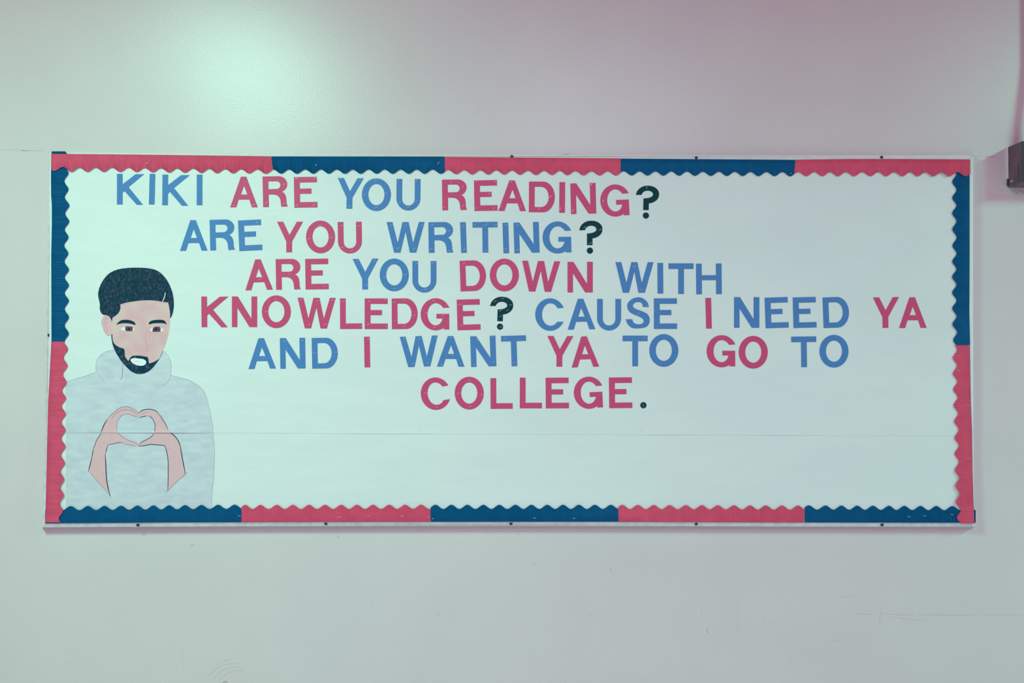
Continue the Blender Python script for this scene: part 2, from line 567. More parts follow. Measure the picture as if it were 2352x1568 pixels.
# left side first (under the top strip)
st['l1'] = strip('dark blue scalloped border strip on the upper left edge, beside the word KIKI', BB, 1,
      [(118.5, 347), (117, 400), (117.4, 450), (119, 470), (119, 520), (117.6, 585), (118, 700), (118.2, 785)],
      TX([(157, 397), (157, 434.2), (159, 471.2), (158.6, 508.2), (157, 544.4), (156.6, 581.4), (157.9, 618.7), (157.9, 654.7), (157.9, 690.4), (157.9, 728), (157.6, 765.5)]),
      347.3, 785, Dlo, wob=0.5)
st['l2'] = strip('red scalloped border strip on the lower left edge, beside the drawn man', RB, 1,
      [(117.7, 784), (112.5, 890), (110.4, 925), (106.7, 1080), (103.8, 1200)],
      TX([(156, 801.4), (155, 839.6), (152.7, 878.0), (151.4, 914.6), (151, 950.3), (150.3, 987.1), (150.2, 1025.1), (149.2, 1063), (147, 1099.9), (146.4, 1135.6), (144.6, 1172.4)]),
      784.2, 1199.3, Dlo, wob=0.4, rise=1)
st['r1'] = strip('dark blue scalloped border strip on the upper right edge, nearest the metal box', BB, 1,
      [(2227, 380), (2227, 600), (2226.4, 720), (2228.2, 792)],
      TX([(2187.6, 417.5), (2187.6, 454.3), (2187.6, 489.3), (2187.9, 526.3), (2188, 564.2), (2187.6, 600.3), (2187.4, 635.5), (2187.5, 671.9), (2187.6, 708), (2188, 744.6), (2190, 781)]),
      384, 792, Dlo)
st['r2'] = strip('red scalloped border strip on the lower right edge of the board', RB, 1,
      [(2227.7, 790), (2229, 870), (2230.2, 930), (2232.7, 993), (2234, 1082), (2235.8, 1146), (2238.3, 1203)],
      TX([(2189, 821.3), (2189.3, 857.8), (2189.8, 894.3), (2190.6, 930.6), (2192.4, 967.6), (2193.2, 1005.3), (2193.2, 1041.5), (2193.7, 1079.8), (2195, 1115.5), (2195.7, 1152.5), (2198.3, 1188.2)]),
      792.6, 1202.4, Dlo, rise=1)
st['t1'] = strip('red scalloped border strip at the left end of the top edge, above KIKI', RB, 0,
      [(117, 353), (300, 354.6), (490, 357), (628, 358.8)],
      T([125.3, 163.2, 200.2, 238.4, 276.3, 314.4, 350.9, 388.8, 424.9, 462.8, 498.6, 535.6, 572.3, 610.5], 392.4, 398.6), 117.2, 623, Dlo, cut1=4, rise=-1)
st['t2'] = strip('dark blue scalloped border strip on the top edge, above the word YOU', BB, 0,
      [(620, 358.9), (1024, 359.6)],
      T([610, 645.8, 682, 719.9, 755.2, 792.2, 828.4, 865.4, 902, 939, 975.2, 1012.6], 398.4, 398.8), 623.4, 1021, Dlo, cut0=4, cut1=1.5)
st['t3'] = strip('red scalloped border strip at the middle of the top edge, above READING', RB, 0,
      [(1020, 360), (1430, 363.6)],
      T([1011, 1048, 1084.6, 1121.6, 1158.3, 1194.4, 1230.9, 1268, 1303, 1340, 1377, 1414.3], 399.3, 402.8), 1021.5, 1425.6, Dlo)
st['t4'] = strip('dark blue scalloped border strip on the top edge, right of the middle', BB, 0,
      [(1420, 364), (1828, 367)],
      T([1414, 1451, 1487.2, 1523.7, 1559.8, 1596.2, 1632.7, 1669.7, 1705.8, 1742, 1779, 1814.8], 402.4, 404.6), 1426, 1826.5, Dlo, cut1=-3)
st['t5'] = strip('red scalloped border strip at the right end of the top edge', RB, 0,
      [(1820, 366.8), (1950, 365), (2060, 365), (2229, 366)],
      T([1815, 1851.9, 1888.9, 1924.5, 1961.4, 1999.4, 2035, 2072.8, 2107.5, 2144, 2180.2, 2218], 404.4, 404.6), 1827, 2228.5, Dlo, cut0=-3, rise=1)
st['b1'] = strip('dark blue scalloped border strip on the bottom edge, below the drawn man', BB, 0,
      [(103, 1201.3), (230, 1200.6), (370, 1199.5), (556, 1199)],
      T([162.5, 201.8, 240.1, 277.8, 315.7, 352.6, 388.6, 425.1, 462.5, 500.9, 539], 1162, 1158.6), 103.5, 554, Dlo, rag=.5)
st['b2'] = strip('red scalloped border strip on the bottom edge, left of the middle', RB, 0,
      [(550, 1199), (640, 1198.6), (800, 1198.2), (992, 1198)],
      T([563.5, 598, 635.8, 672.8, 710, 746.9, 783.9, 820.1, 856.8, 894.2, 930.5, 967.4], 1159.2, 1158.8), 554.6, 988.6, Dlo + .0004)
st['b3'] = strip('dark blue scalloped border strip at the middle of the bottom edge', BB, 0,
      [(985, 1198), (1426, 1197.8)],
      T([1000.2, 1036.9, 1073.6, 1110.6, 1146.8, 1184, 1220.7, 1257, 1293.2, 1329.7, 1366.4, 1403.1], 1159, 1159), 989.4, 1421, Dlo, cut1=-1.5, rag=1.5)
st['b4'] = strip('red scalloped border strip on the bottom edge, right of the middle', RB, 0,
      [(1415, 1198), (1850, 1199.6)],
      T([1429.6, 1465.1, 1502, 1538.3, 1575.7, 1612.4, 1648.9, 1686.1, 1722.9, 1759.1, 1796.5, 1832.8], 1159.2, 1160.8), 1421, 1847, Dlo + .0004, cut0=-1.5)
st['b5'] = strip('dark blue scalloped border strip at the right end of the bottom edge', BB, 0,
      [(1845, 1199.5), (2100, 1200), (2242, 1200.2)],
      T([1857.8, 1896.4, 1932.9, 1968.9, 2005.1, 2042.1, 2077.1, 2114.6, 2150.8, 2187.5], 1160.4, 1162), 1848.6, 2241, Dlo)

BST = [('b2', 630, 1130, 4.2764, (618, 247, 655, 242)), ('b2', 630, 1130, 4.2764, (910, 234, 942, 230)), ('b2', 630, 1130, 4.2764, (1240, 237, 1270, 234)),
       ('b2', 630, 1130, 4.2764, (1500, 245, 1522, 240)), ('b3', 630, 1130, 4.2764, (1545, 260, 1568, 260)), ('b1', 90, 1130, 4.2764, (1950, 231, 1978, 233)),
       ('t2', 890, 330, 5.8075, (668, 270, 692, 240)), ('t4', 1690, 330, 5.8075, (722, 400, 752, 392)), ('b5', 1710, 1130, 4.2764, (1600, 238, 1632, 245)),
       ('b5', 1710, 1130, 4.2764, (1757, 230, 1787, 234)), ('b5', 1710, 1130, 4.2764, (2025, 218, 2055, 222)), ('b3', 1170, 1130, 4.2764, (232, 250, 262, 256)),
       ('b3', 1170, 1130, 4.2764, (620, 256, 648, 258)), ('r2', 2160, 840, 3.92, (150, 38, 185, 42)), ('r2', 2160, 840, 3.92, (235, 355, 260, 360)),
       ('r2', 2160, 840, 3.92, (235, 832, 262, 836)), ('t1', 90, 330, 5.8075, (1415, 265, 1455, 248)), ('t2', 490, 330, 5.8075, (1362, 295, 1380, 270))]
for k, x0, y0, s, (a, b, c, d) in BST:
    staple(x0 + a / s, y0 + b / s, x0 + c / s, y0 + d / s, o_depth[st[k].name], st[k], .8)

# ------------------------------------------------------------------ cut-out letters
def arc(cx, cy, rx, ry, a0, a1, n):
    """angles in degrees, 0 = right, 90 = down (pixel space)"""
    return [(cx + rx * math.cos(math.radians(lerp(a0, a1, i / n))), cy + ry * math.sin(math.radians(lerp(a0, a1, i / n)))) for i in range(n + 1)]


G = {}
G['K'] = [[(0, 0), (13, 0), (13, 24), (42.7, .8), (62.5, .6), (26.9, 30.5), (60, 71), (45.3, 71), (17.2, 39.3), (13, 43.9), (13, 70.2), (0, 70.2)]]
G['I'] = [[(0, 0), (13, 0), (13, 70.2), (0, 70.2)]]
G['A'] = [[(24.6, 0), (37, 0), (63.2, 70.2), (49.6, 70.2), (43.9, 52.5), (19.5, 52.5), (13.8, 70.2), (0, 70.2)], [(31.9, 20.7), (39.3, 41), (24.6, 41)]]
G['R'] = [[(0, 0), (35, 0)] + arc(36.5, 18.4, 19.8, 18.4, -85, 62, 16) + [(43.6, 35.6), (48, 38), (51, 42), (53, 47), (53.7, 54), (53.9, 61), (54.8, 65.5), (56.5, 69.8), (41.8, 70.2), (40.9, 64), (40.4, 57.4), (39.2, 52.3), (37, 48), (33.8, 44.8), (29, 42.3), (24, 41.5), (13.2, 41.5), (13.2, 70.2), (0, 70.2)],
          [(13, 11.4)] + arc(31.6, 20.3, 9, 8.9, -90, 90, 12) + [(13, 29.3)]]
G['E'] = [[(0, 0), (52.6, 0), (52.8, 12.5), (13.3, 12.5), (13.3, 26.7), (39.8, 26.7), (39.8, 38.4), (13.3, 38.4), (13.3, 57.7), (53, 57.7), (53, 70.2), (0, 70.2)]]
G['Y'] = [[(0, 0), (14.1, 0), (28.6, 30.3), (45.6, 0), (59.6, 0), (34.4, 45.3), (34.4, 70.2), (21.2, 70.2), (21.2, 45.6)]]
G['O'] = [arc(33.3, 37.5, 33.3, 37.5, 0, 360, 48)[:-1], arc(33.3, 37.3, 18.6, 24.4, 0, 360, 40)[:-1]]
G['U'] = [[(0, 0), (13, 0)] + [(13, 46)] + arc(27.5, 46, 14.5, 15, 180, 0, 18) + [(42, 0), (55, 0)] + arc(27.5, 44.6, 27.5, 27.8, 0, 180, 28)]
G['D'] = [[(0, 0), (31, 0)] + arc(32.5, 35.1, 26.8, 35.1, -84, 84, 24) + [(31, 70.2), (0, 70.2)],
          [(13, 11.8)] + arc(28, 35.1, 17.3, 23.3, -88, 88, 20) + [(13, 58.4)]]
G['G'] = [arc(34.5, 36.8, 34.5, 36.8, -25, -180, 26) + arc(34.5, 36.8, 34.5, 36.8, 180, 61, 20)[1:] + [(52.4, 65.0), (52.6, 71.4), (65.6, 71.4), (65.3, 35.8), (36.2, 35.8), (36.2, 46.4), (50.3, 46.4)]
          + [(48.6, 52), (45.6, 57), (41, 60.6)] + arc(34.8, 36.8, 19.2, 25.5, 90, 180, 12) + arc(34.8, 36.8, 19.2, 25.7, 180, 298, 16)[1:] + [(47.6, 16.9), (51.3, 22.0)]]
G['W'] = [[(0, 0), (13.3, 0), (25.3, 48), (36.4, 0), (50.3, 0), (60.5, 48), (74, 0), (87.3, 0), (67.6, 70.2), (53.1, 70.2), (43.3, 21.8), (31.4, 70.2), (17, 70.2)]]
G['N'] = [[(0, 0), (13.6, 0), (44.9, 50.9), (44.9, 0), (57.9, 0), (57.9, 70.2), (40.4, 70.2), (12.4, 25.9), (12.4, 70.2), (0, 70.2)]]
G['T'] = [[(0, 0), (57.3, 0), (57.3, 12.7), (35.3, 12.7), (35.3, 70.2), (22.3, 70.2), (22.3, 12.7), (0, 12.7)]]
G['H'] = [[(0, 0), (13, 0), (13, 26.8), (45.6, 26.8), (45.6, 0), (58.6, 0), (58.6, 70.2), (45.6, 70.2), (45.6, 38), (13, 38), (13, 70.2), (0, 70.2)]]
G['L'] = [[(0, 0), (13, 0), (13, 57.6), (50.6, 57.6), (50.6, 70.2), (0, 70.2)]]
G['C'] = [arc(34.2, 37.2, 34.2, 37.2, -24.5, -180, 26) + arc(34.2, 37.2, 34.2, 37.2, 180, 25.8, 26)[1:] + [(50.2, 54.2)]
          + [(46, 59.4), (41, 62.2)] + arc(35, 37.2, 19.5, 25.8, 90, 180, 12) + arc(35, 37.2, 19.5, 26, 180, 296, 16)[1:] + [(47.4, 16.9), (51.6, 22.7)]]
G['S'] = [chaikin([(52.7, 23.1), (51.8, 17), (49, 11.1), (40.7, 3.3), (27.7, 0), (12.9, 4.6), (3.7, 14.8), (2.8, 24), (7.4, 34.2), (18.5, 40.7), (33.3, 46.2), (40.7, 51.8), (41.6, 56.4), (37.9, 61.9), (27.7, 63.4), (19.4, 60.7), (15.7, 55.5),
          (14.8, 51.4), (0, 51.4), (1.8, 59.2), (8.3, 67.5), (16.6, 73), (44.4, 71.2), (52.7, 63.8), (55.5, 53.6), (53.6, 44.4), (47.2, 37), (33.3, 31.4), (21.3, 27.2), (15.7, 21.3), (17.6, 15.7), (24, 11.7), (33.3, 11.7), (38.5, 16.6), (39.4, 23.1)], 2)]
G['?'] = [chaikin([(0, 21.3), (2.2, 13.5), (8.2, 6.2), (17, 1.4), (27.2, 0), (38.2, 1.4), (47.2, 6.4), (52.2, 13), (53.4, 19.8), (52, 27.5), (47.5, 33.7), (41.5, 37.6), (36.4, 39.8), (29.6, 40.9), (29.2, 56.4), (16.6, 56), (17.4, 29.6), (29, 28.7), (37.4, 25.3), (39.8, 20.7), (38.8, 17.4), (36.2, 14.3), (31.8, 12.1), (27.2, 11.5), (21.8, 12.2), (17.6, 14.4), (14.6, 17.4), (12.8, 21.3)], 2)]
DOT = arc(22.9, 68.8, 7.1, 7.1, 0, 360, 24)[:-1]

DL0, DL1 = PU + 0.0003, PU + 0.0010
ORD = ['first', 'second', 'third', 'fourth', 'fifth', 'sixth', 'seventh', 'eighth', 'ninth']
LINES = ['top', 'second', 'third', 'fourth', 'fifth', 'bottom']
CNAME = {'red': 'red', 'blue': 'blue', 'black': 'black'}
# line, word, colour, [(letter, centre x, centre y, tilt in degrees, clockwise positive)]
TXT = [
 (0, 'KIKI', 'blue', [('K', 299.8, 434.6, 0), ('I', 349.3, 434.2, 1.5), ('K', 404.1, 436.6, .6), ('I', 458.3, 435.9, .2)]),
 (0, 'ARE', 'red', [('A', 560.3, 440.7, 0), ('R', 631.9, 440, -1.2), ('E', 702, 441.3, -1)]),
 (0, 'YOU', 'blue', [('Y', 805.5, 443.7, 1), ('O', 864.5, 446.9, 0), ('U', 938.2, 446.9, .5)]),
 (0, 'READING', 'red', [('R', 1043.8, 447.4, -.8), ('E', 1115.7, 448.8, -1), ('A', 1176.4, 449.3, .4), ('D', 1244.5, 452, .3), ('I', 1291.2, 453.2, .5), ('N', 1339.7, 455.6, -1.4), ('G', 1412.4, 460.3, -2.5)]),
 (0, 'READING?', 'black', [('?', 1487.2, 464.1, 0)]),
 (1, 'ARE', 'blue', [('A', 445, 540.6, -.6), ('R', 510.4, 539.4, -1.5), ('E', 574.6, 540.1, -2.7)]),
 (1, 'YOU', 'red', [('Y', 666.1, 544.1, 0), ('O', 736.2, 543.9, -1), ('U', 803.4, 545.3, -.9)]),
 (1, 'WRITING', 'blue', [('W', 931.7, 544.8, -.2), ('R', 1012.6, 545.2, -.8), ('I', 1064.5, 545.2, -2.1), ('T', 1114, 544.4, -.8), ('I', 1161.8, 546.3, -1.8), ('N', 1209.4, 545.4, -1.9), ('G', 1279.4, 545.1, -1)]),
 (1, 'WRITING?', 'black', [('?', 1357.1, 544.6, -1.8)]),
 (2, 'ARE', 'red', [('A', 595.2, 630.9, -1.6), ('R', 661.9, 629.8, -1), ('E', 727.9, 629.1, -.9)]),
 (2, 'YOU', 'blue', [('Y', 839.5, 629, -1), ('O', 905.5, 631.1, 0), ('U', 974.8, 635.4, 0)]),
 (2, 'DOWN', 'red', [('D', 1085.8, 633.4, -2), ('O', 1158.4, 631.3, 0), ('W', 1243, 634.2, 1.1), ('N', 1332.5, 636.2, 0)]),
 (2, 'WITH', 'blue', [('W', 1457.4, 636.9, .2), ('I', 1516.7, 638.8, -.4), ('T', 1564.2, 639.7, 0), ('H', 1628.3, 640.2, -.6)]),
 (3, 'KNOWLEDGE', 'red', [('K', 493.5, 716, -.6), ('N', 561.6, 715.7, 0), ('O', 634.7, 715.6, 0), ('W', 727.2, 718.7, .4), ('L', 806.3, 720.1, -.3), ('E', 864.1, 720.2, 0), ('D', 929.4, 720.3, -.5), ('G', 999.1, 721.5, 0), ('E', 1076.4, 722.4, -1.6)]),
 (3, 'KNOWLEDGE?', 'black', [('?', 1152.1, 719.2, 0)]),
 (3, 'CAUSE', 'blue', [('C', 1262, 722.1, 0), ('A', 1335.7, 721.4, -1.2), ('U', 1399, 722.5, 0), ('S', 1464.9, 718.2, 0), ('E', 1528.5, 720, -.2)]),
 (3, 'I', 'red', [('I', 1627.6, 719.1, -1.5)]),
 (3, 'NEED', 'blue', [('N', 1715.1, 717.3, 0), ('E', 1784, 717.7, -2), ('E', 1848.3, 717.3, -1.5), ('D', 1919.7, 717.5, -2)]),
 (3, 'YA', 'red', [('Y', 2035, 717.3, -.8), ('A', 2096.8, 717.8, -.5)]),
 (4, 'AND', 'blue', [('A', 602.3, 811.8, -1.3), ('N', 672.3, 811, -.9), ('D', 745.8, 810.9, -1.1)]),
 (4, 'I', 'red', [('I', 843.2, 808.1, -1)]),
 (4, 'WANT', 'blue', [('W', 961.7, 806.4, -2.2), ('A', 1035.2, 806.6, .3), ('N', 1110, 806.4, -1.9), ('T', 1179.5, 805.3, -1.8)]),
 (4, 'YA', 'red', [('Y', 1287.1, 806.5, .3), ('A', 1344.7, 807.9, -2)]),
 (4, 'the first TO', 'blue', [('T', 1458.8, 805.6, 0), ('O', 1524.7, 804.5, 0)]),
 (4, 'GO', 'red', [('G', 1656, 806.3, 0), ('O', 1730.2, 808.6, 0)]),
 (4, 'the last TO', 'blue', [('T', 1846.1, 807.5, -.8), ('O', 1915.6, 806.3, 0)]),
 (5, 'COLLEGE', 'red', [('C', 999.9, 903.8, -7), ('O', 1077.8, 902.5, 0), ('L', 1152, 903.4, -.4), ('L', 1219.3, 902.2, 0), ('E', 1280, 902.2, -.5), ('G', 1351.6, 901.6, -2.3), ('E', 1425.5, 901.6, -.6)]),
]
letters = []                                  # (centre, object) for the staples


def place(loops, cx, cy, rot, bbox):
    bx, by = (bbox[0] + bbox[2]) / 2, (bbox[1] + bbox[3]) / 2
    c, s = math.cos(math.radians(rot)), math.sin(math.radians(rot))
    pts = [[((x - bx) * c - (y - by) * s, (x - bx) * s + (y - by) * c) for x, y in l] for l in loops]
    xs_ = [p[0] for l in pts for p in l]; ys_ = [p[1] for l in pts for p in l]
    ox, oy = cx - (min(xs_) + max(xs_)) / 2, cy - (min(ys_) + max(ys_)) / 2
    return [[(x + ox, y + oy) for x, y in l] for l in pts]


def lift(x, y, cx, cy, k):
    return 0.0005 * k * math.sin((x - cx) * .06 + k) * math.cos((y - cy) * .05 - k)


GRP = 'cut-out paper letters of the message'
for line, word, colr, items in TXT:
    for i, (ch, cx, cy, rot) in enumerate(items):
        loops = G[ch]
        if ch == '?':
            loops = loops + [DOT]
        allp = [p for l in loops for p in l]
        bb = (min(p[0] for p in allp), min(p[1] for p in allp), max(p[0] for p in allp), max(p[1] for p in allp))
        pl = place(loops, cx, cy, rot, bb)
        m = MAT[colr]
        if ch == '?':
            t = empty('paper_question_mark', W(cx, cy, DL0))
            tag(t, 'black paper question mark after %s in the %s line' % (word[:-1], LINES[line]), 'punctuation mark', 'black cut-out punctuation marks')
            o = slab('hook', [pl[0]], DL0, DL1, m, t)
            slab('dot', [pl[1]], DL0, DL1, m, t)
            letters.append((cx, cy, t))
        else:
            o = slab('paper_letter', pl, DL0, DL1, m)
            if word == 'I':
                lab = 'red paper letter I standing alone between %s' % ('CAUSE and NEED' if line == 3 else 'AND and WANT')
            else:
                lab = '%s paper letter %s, %s letter of %s in the %s line' % (colr, ch, ORD[i], word, LINES[line])
            tag(o, lab, 'letter', GRP)
            letters.append((cx, cy, o))
per = slab('paper_period', [arc(1477.8, 930.3, 7.15, 7.15, 0, 360, 24)[:-1]], DL0, DL1, MAT['black'])
tag(per, 'round black paper full stop after COLLEGE in the bottom line', 'punctuation mark', 'black cut-out punctuation marks')
letters.append((1477.8, 930.3, per))

CR = {'P1': (90, 330, 5.8075), 'P2': (490, 330, 5.8075), 'P3': (890, 330, 5.8075), 'P4': (1290, 330, 5.8075),
      'Q1': (450, 580, 5.4075), 'Q2': (840, 580, 5.4075), 'Q3': (1230, 580, 5.4075), 'Q4': (1600, 580, 5.4075), 'R': (940, 840, 3.92)}
STP = {
 'P2': [(250, 825, 290, 815), (520, 830, 560, 800), (922, 548, 962, 532), (685, 800, 720, 775), (925, 800, 960, 785), (1090, 470, 1125, 448), (1335, 470, 1362, 450), (1090, 830, 1130, 808), (1315, 830, 1365, 798), (1680, 470, 1710, 458), (1940, 485, 1965, 465), (1800, 840, 1835, 820), (2155, 497, 2178, 470), (2295, 665, 2323, 648), (2155, 860, 2200, 830), (2000, 690, 2025, 670),
        (570, 1060, 585, 1035), (1400, 1097, 1440, 1085), (1547, 1252, 1592, 1248), (1255, 1268, 1300, 1260), (1690, 1098, 1732, 1085), (1918, 1100, 1962, 1088), (1700, 1390, 1740, 1375), (1825, 1435, 1868, 1415)],
 'P3': [(135, 495, 155, 470), (378, 497, 405, 475), (150, 805, 175, 775), (372, 782, 395, 755), (255, 855, 290, 830), (840, 525, 858, 490), (990, 590, 1017, 560), (740, 855, 762, 830), (990, 840, 1020, 818), (1170, 515, 1195, 490), (1430, 515, 1447, 492), (1345, 680, 1370, 650), (1170, 872, 1200, 840), (1408, 872, 1430, 840), (1640, 520, 1655, 495), (1505, 850, 1525, 825), (1765, 845, 1780, 820), (2165, 720, 2185, 688), (2010, 880, 2025, 850), (2300, 885, 2312, 850),
        (22, 1098, 65, 1075), (220, 1103, 262, 1082), (440, 1098, 482, 1075), (115, 1405, 160, 1382), (335, 1410, 378, 1390), (578, 1095, 622, 1070), (800, 1165, 840, 1155), (570, 1410, 608, 1388), (805, 1430, 855, 1415), (988, 1108, 1028, 1078), (1005, 1428, 1050, 1390), (1145, 1090, 1185, 1068), (1290, 1092, 1335, 1065), (1425, 1085, 1460, 1075), (1290, 1435, 1330, 1412), (1570, 1090, 1595, 1070), (1560, 1410, 1600, 1385), (1712, 1098, 1755, 1080), (1715, 1418, 1762, 1408)],
 'P4': [(395, 555, 405, 525), (140, 910, 158, 870), (550, 780, 562, 745), (1130, 600, 1140, 570), (290, 1120, 320, 1105), (495, 1152, 535, 1140), (360, 1332, 405, 1320)],
 'Q1': [(775, 333, 812, 327), (1140, 275, 1170, 262), (1582, 422, 1625, 412), (1983, 110, 2022, 98), (2105, 410, 2140, 390), (970, 580, 1015, 572), (850, 735, 895, 728), (1290, 585, 1330, 575), (1495, 600, 1530, 592), (1675, 595, 1715, 585), (1380, 897, 1430, 890), (1590, 895, 1630, 885), (1805, 608, 1850, 598), (2025, 917, 2065, 912), (2130, 607, 2163, 600), (2120, 895, 2155, 888), (825, 1325, 860, 1295), (1085, 1105, 1115, 1090), (1300, 1090, 1345, 1088), (1460, 1245, 1490, 1238), (1720, 1240, 1755, 1228), (2125, 1080, 2160, 1060)],
 'Q2': [(85, 115, 125, 97), (212, 312, 252, 297), (470, 282, 515, 268), (335, 450, 380, 440), (612, 145, 648, 130), (825, 130, 860, 115), (722, 460, 762, 445), (1202, 145, 1238, 125), (1700, 120, 1740, 110), (1590, 325, 1615, 312), (30, 607, 60, 600), (220, 585, 262, 578), (175, 770, 200, 765), (8, 895, 45, 885), (240, 918, 270, 913), (330, 622, 370, 607), (465, 600, 500, 587), (590, 780, 630, 772), (350, 850, 380, 840), (462, 915, 500, 908), (825, 598, 870, 588), (990, 655, 1022, 645), (735, 755, 765, 745), (940, 777, 985, 767), (835, 935, 875, 920), (1143, 648, 1190, 640), (1170, 910, 1205, 895), (1590, 610, 1630, 598), (1680, 577, 1725, 565), (1780, 655, 1820, 642), (1650, 730, 1695, 712), (1742, 722, 1782, 705), (1658, 795, 1698, 780), (1660, 928, 1695, 918),
        (460, 1078, 497, 1068), (647, 1070, 690, 1060), (862, 1060, 895, 1053), (565, 1385, 610, 1370), (752, 1370, 797, 1360), (1040, 1055, 1080, 1050), (1052, 1278, 1098, 1270), (920, 1392, 960, 1382), (1165, 1385, 1200, 1372), (1365, 1092, 1405, 1078), (1555, 1045, 1590, 1040), (1325, 1395, 1370, 1385), (1570, 1365, 1610, 1355), (1715, 1070, 1755, 1060), (1832, 1370, 1870, 1360)],
 'Q3': [(1210, 185, 1250, 160), (1305, 465, 1345, 450), (1365, 668, 1395, 655), (1255, 770, 1300, 750), (1325, 1055, 1370, 1048)],
 'R': [(128, 245, 157, 240), (232, 372, 258, 368), (522, 133, 560, 125), (425, 248, 460, 243), (638, 260, 668, 257), (535, 367, 562, 362), (2105, 342, 2109, 370)],
}
for k, lst in STP.items():
    x0, y0, s = CR[k]
    for a, b, c, d in lst:
        p = (x0 + a / s, y0 + b / s, x0 + c / s, y0 + d / s)
        mx, my = (p[0] + p[2]) / 2, (p[1] + p[3]) / 2
        o = min(letters, key=lambda L: ((L[0] - mx) / 1.0) ** 2 + ((L[1] - my) / 1.4) ** 2)[2]
        staple(*p, DL1, o, .62)

# ------------------------------------------------------------------ drawing of the man
ZA = lambda l: [(215 + x / 11.76, 605 + y / 11.76) for x, y in l]
ZB = lambda l: [(215 + x / 11.2, 725 + y / 11.2) for x, y in l]
ZC = lambda l: [(140 + x / 6.357, 780 + y / 6.357) for x, y in l]
ZD = lambda l: [(190 + x / 6.816, 920 + y / 6.816) for x, y in l]
ZE = lambda l: [(130 + x / 6.031, 960 + y / 6.031) for x, y in l]
drawing = empty('drawing_of_man', W(320, 1165, PU))
tag(drawing, 'coloured drawing of a bearded man in a pale hoodie making a hand heart', 'drawing')


def lay(name, loop, k, m, parent):
    """flat drawn area that follows the paper, k layers above it; cut along the seam of the two sheets"""
    ys_ = [p[1] for p in loop]
    if min(ys_) < 970 and max(ys_) > 1005:
        V, Fc = [], []
        sm = 994.0
        xc = sum(p[0] for p in loop) / len(loop)
        sm = seam(xc)
        cuts = [min(ys_) - 1, sm - 16, sm - 9, sm - 5, sm - 2.5, sm - 1, sm]
        lv = lambda off: (lambda x, y: S(x, min(y, seam(x))) + off)
        parts = []
        for a, b in zip(cuts[:-1], cuts[1:]):
            band(loop, a, b, lv(k * .00012 - .0001), lv(k * .00012), V, Fc)
        band(loop, sm, max(ys_) + 1, PL + k * .00012 - .0001, PL + k * .00012, V, Fc)
        return build(name, V, Fc, m, parent)
    base = PU if max(ys_) < 1000 else PL
    return slab(name, [loop], base + k * .00012 - .0001, base + k * .00012, m, parent)


def band(loop, y0, y1, f0, f1, V, Fc):
    """slice y0..y1 of a polygon, split into its separate x runs by a thin triangulation"""
    tris = tessellate_polygon([[Vector((p[0], p[1], 0)) for p in loop]])
    for t in tris:
        c = clip_band([loop[i] for i in t], y0, y1)
        c = [p for i, p in enumerate(c) if abs(p[0] - c[i - 1][0]) + abs(p[1] - c[i - 1][1]) > 1e-3]
        if len(c) < 3 or abs(area2(c)) < 1e-2: continue
        if area2(c) > 0: c = c[::-1]
        # long slices get cut along x so that they follow the curl of the edge
        x0, x1 = min(p[0] for p in c), max(p[0] for p in c)
        n = max(1, int((x1 - x0) / 14)) if callable(f1) else 1
        for q in range(n):
            a, b = lerp(x0, x1, q / n), lerp(x0, x1, (q + 1) / n)
            cc = [(y, x) for x, y in clip_band([(y, x) for x, y in c], a, b)] if n > 1 else c
            if len(cc) < 3 or abs(area2(cc)) < 1e-3: continue
            b_ = len(V)
            V += [W(x, y, f1(x, y) if callable(f1) else f1) for x, y in cc]
            Fc.append(tuple(range(b_, b_ + len(cc))))


def lines(name, ls, k, m, parent):
    V, Fc = strokes_data(ls, lambda x, y: S(x, y) + k * .00012 - .0001, lambda x, y: S(x, y) + k * .00012)
    return build(name, V, Fc, m, parent)


hood_l = ZC([(85, 610), (170, 585), (300, 545), (430, 505), (515, 465), (509, 420), (515, 330), (540, 270), (590, 210), (660, 170), (770, 145)])
hood_r = ZC([(1500, 170), (1560, 220), (1600, 300), (1611, 370), (1608, 440), (1606, 515), (1700, 545), (1850, 578), (1970, 640), (2060, 710), (2115, 800), (2150, 930), (2180, 1070), (2205, 1200), (2225, 1350)])
hood_e = ZE([(2176, 300), (2188, 450), (2186, 600), (2178, 800), (2160, 980), (2148, 1100), (2148, 1250)])
body = [(150.5, 876)] + hood_l[1:] + hood_r + hood_e + [(486, 1171), (151, 1173), (151.5, 1000)]
hoodie = lay('hoodie', body, 1, MAT['hoodie'], drawing)
lines('outline', [(hood_l[:5], .8), (hood_l[4:] , .9), (ZC([(515, 465), (560, 530), (600, 580), (645, 635)]), .9),
                  (hood_r[:6] + ZC([(1580, 590), (1530, 640), (1490, 665)]), .8), (hood_r[5:] + hood_e, .8)], 3, MAT['pencil'], hoodie)
lines('drawstring', [(ZC([(900, 350), (903, 450), (892, 540), (870, 590)]), 1.2)], 3, MAT['purple'], hoodie)

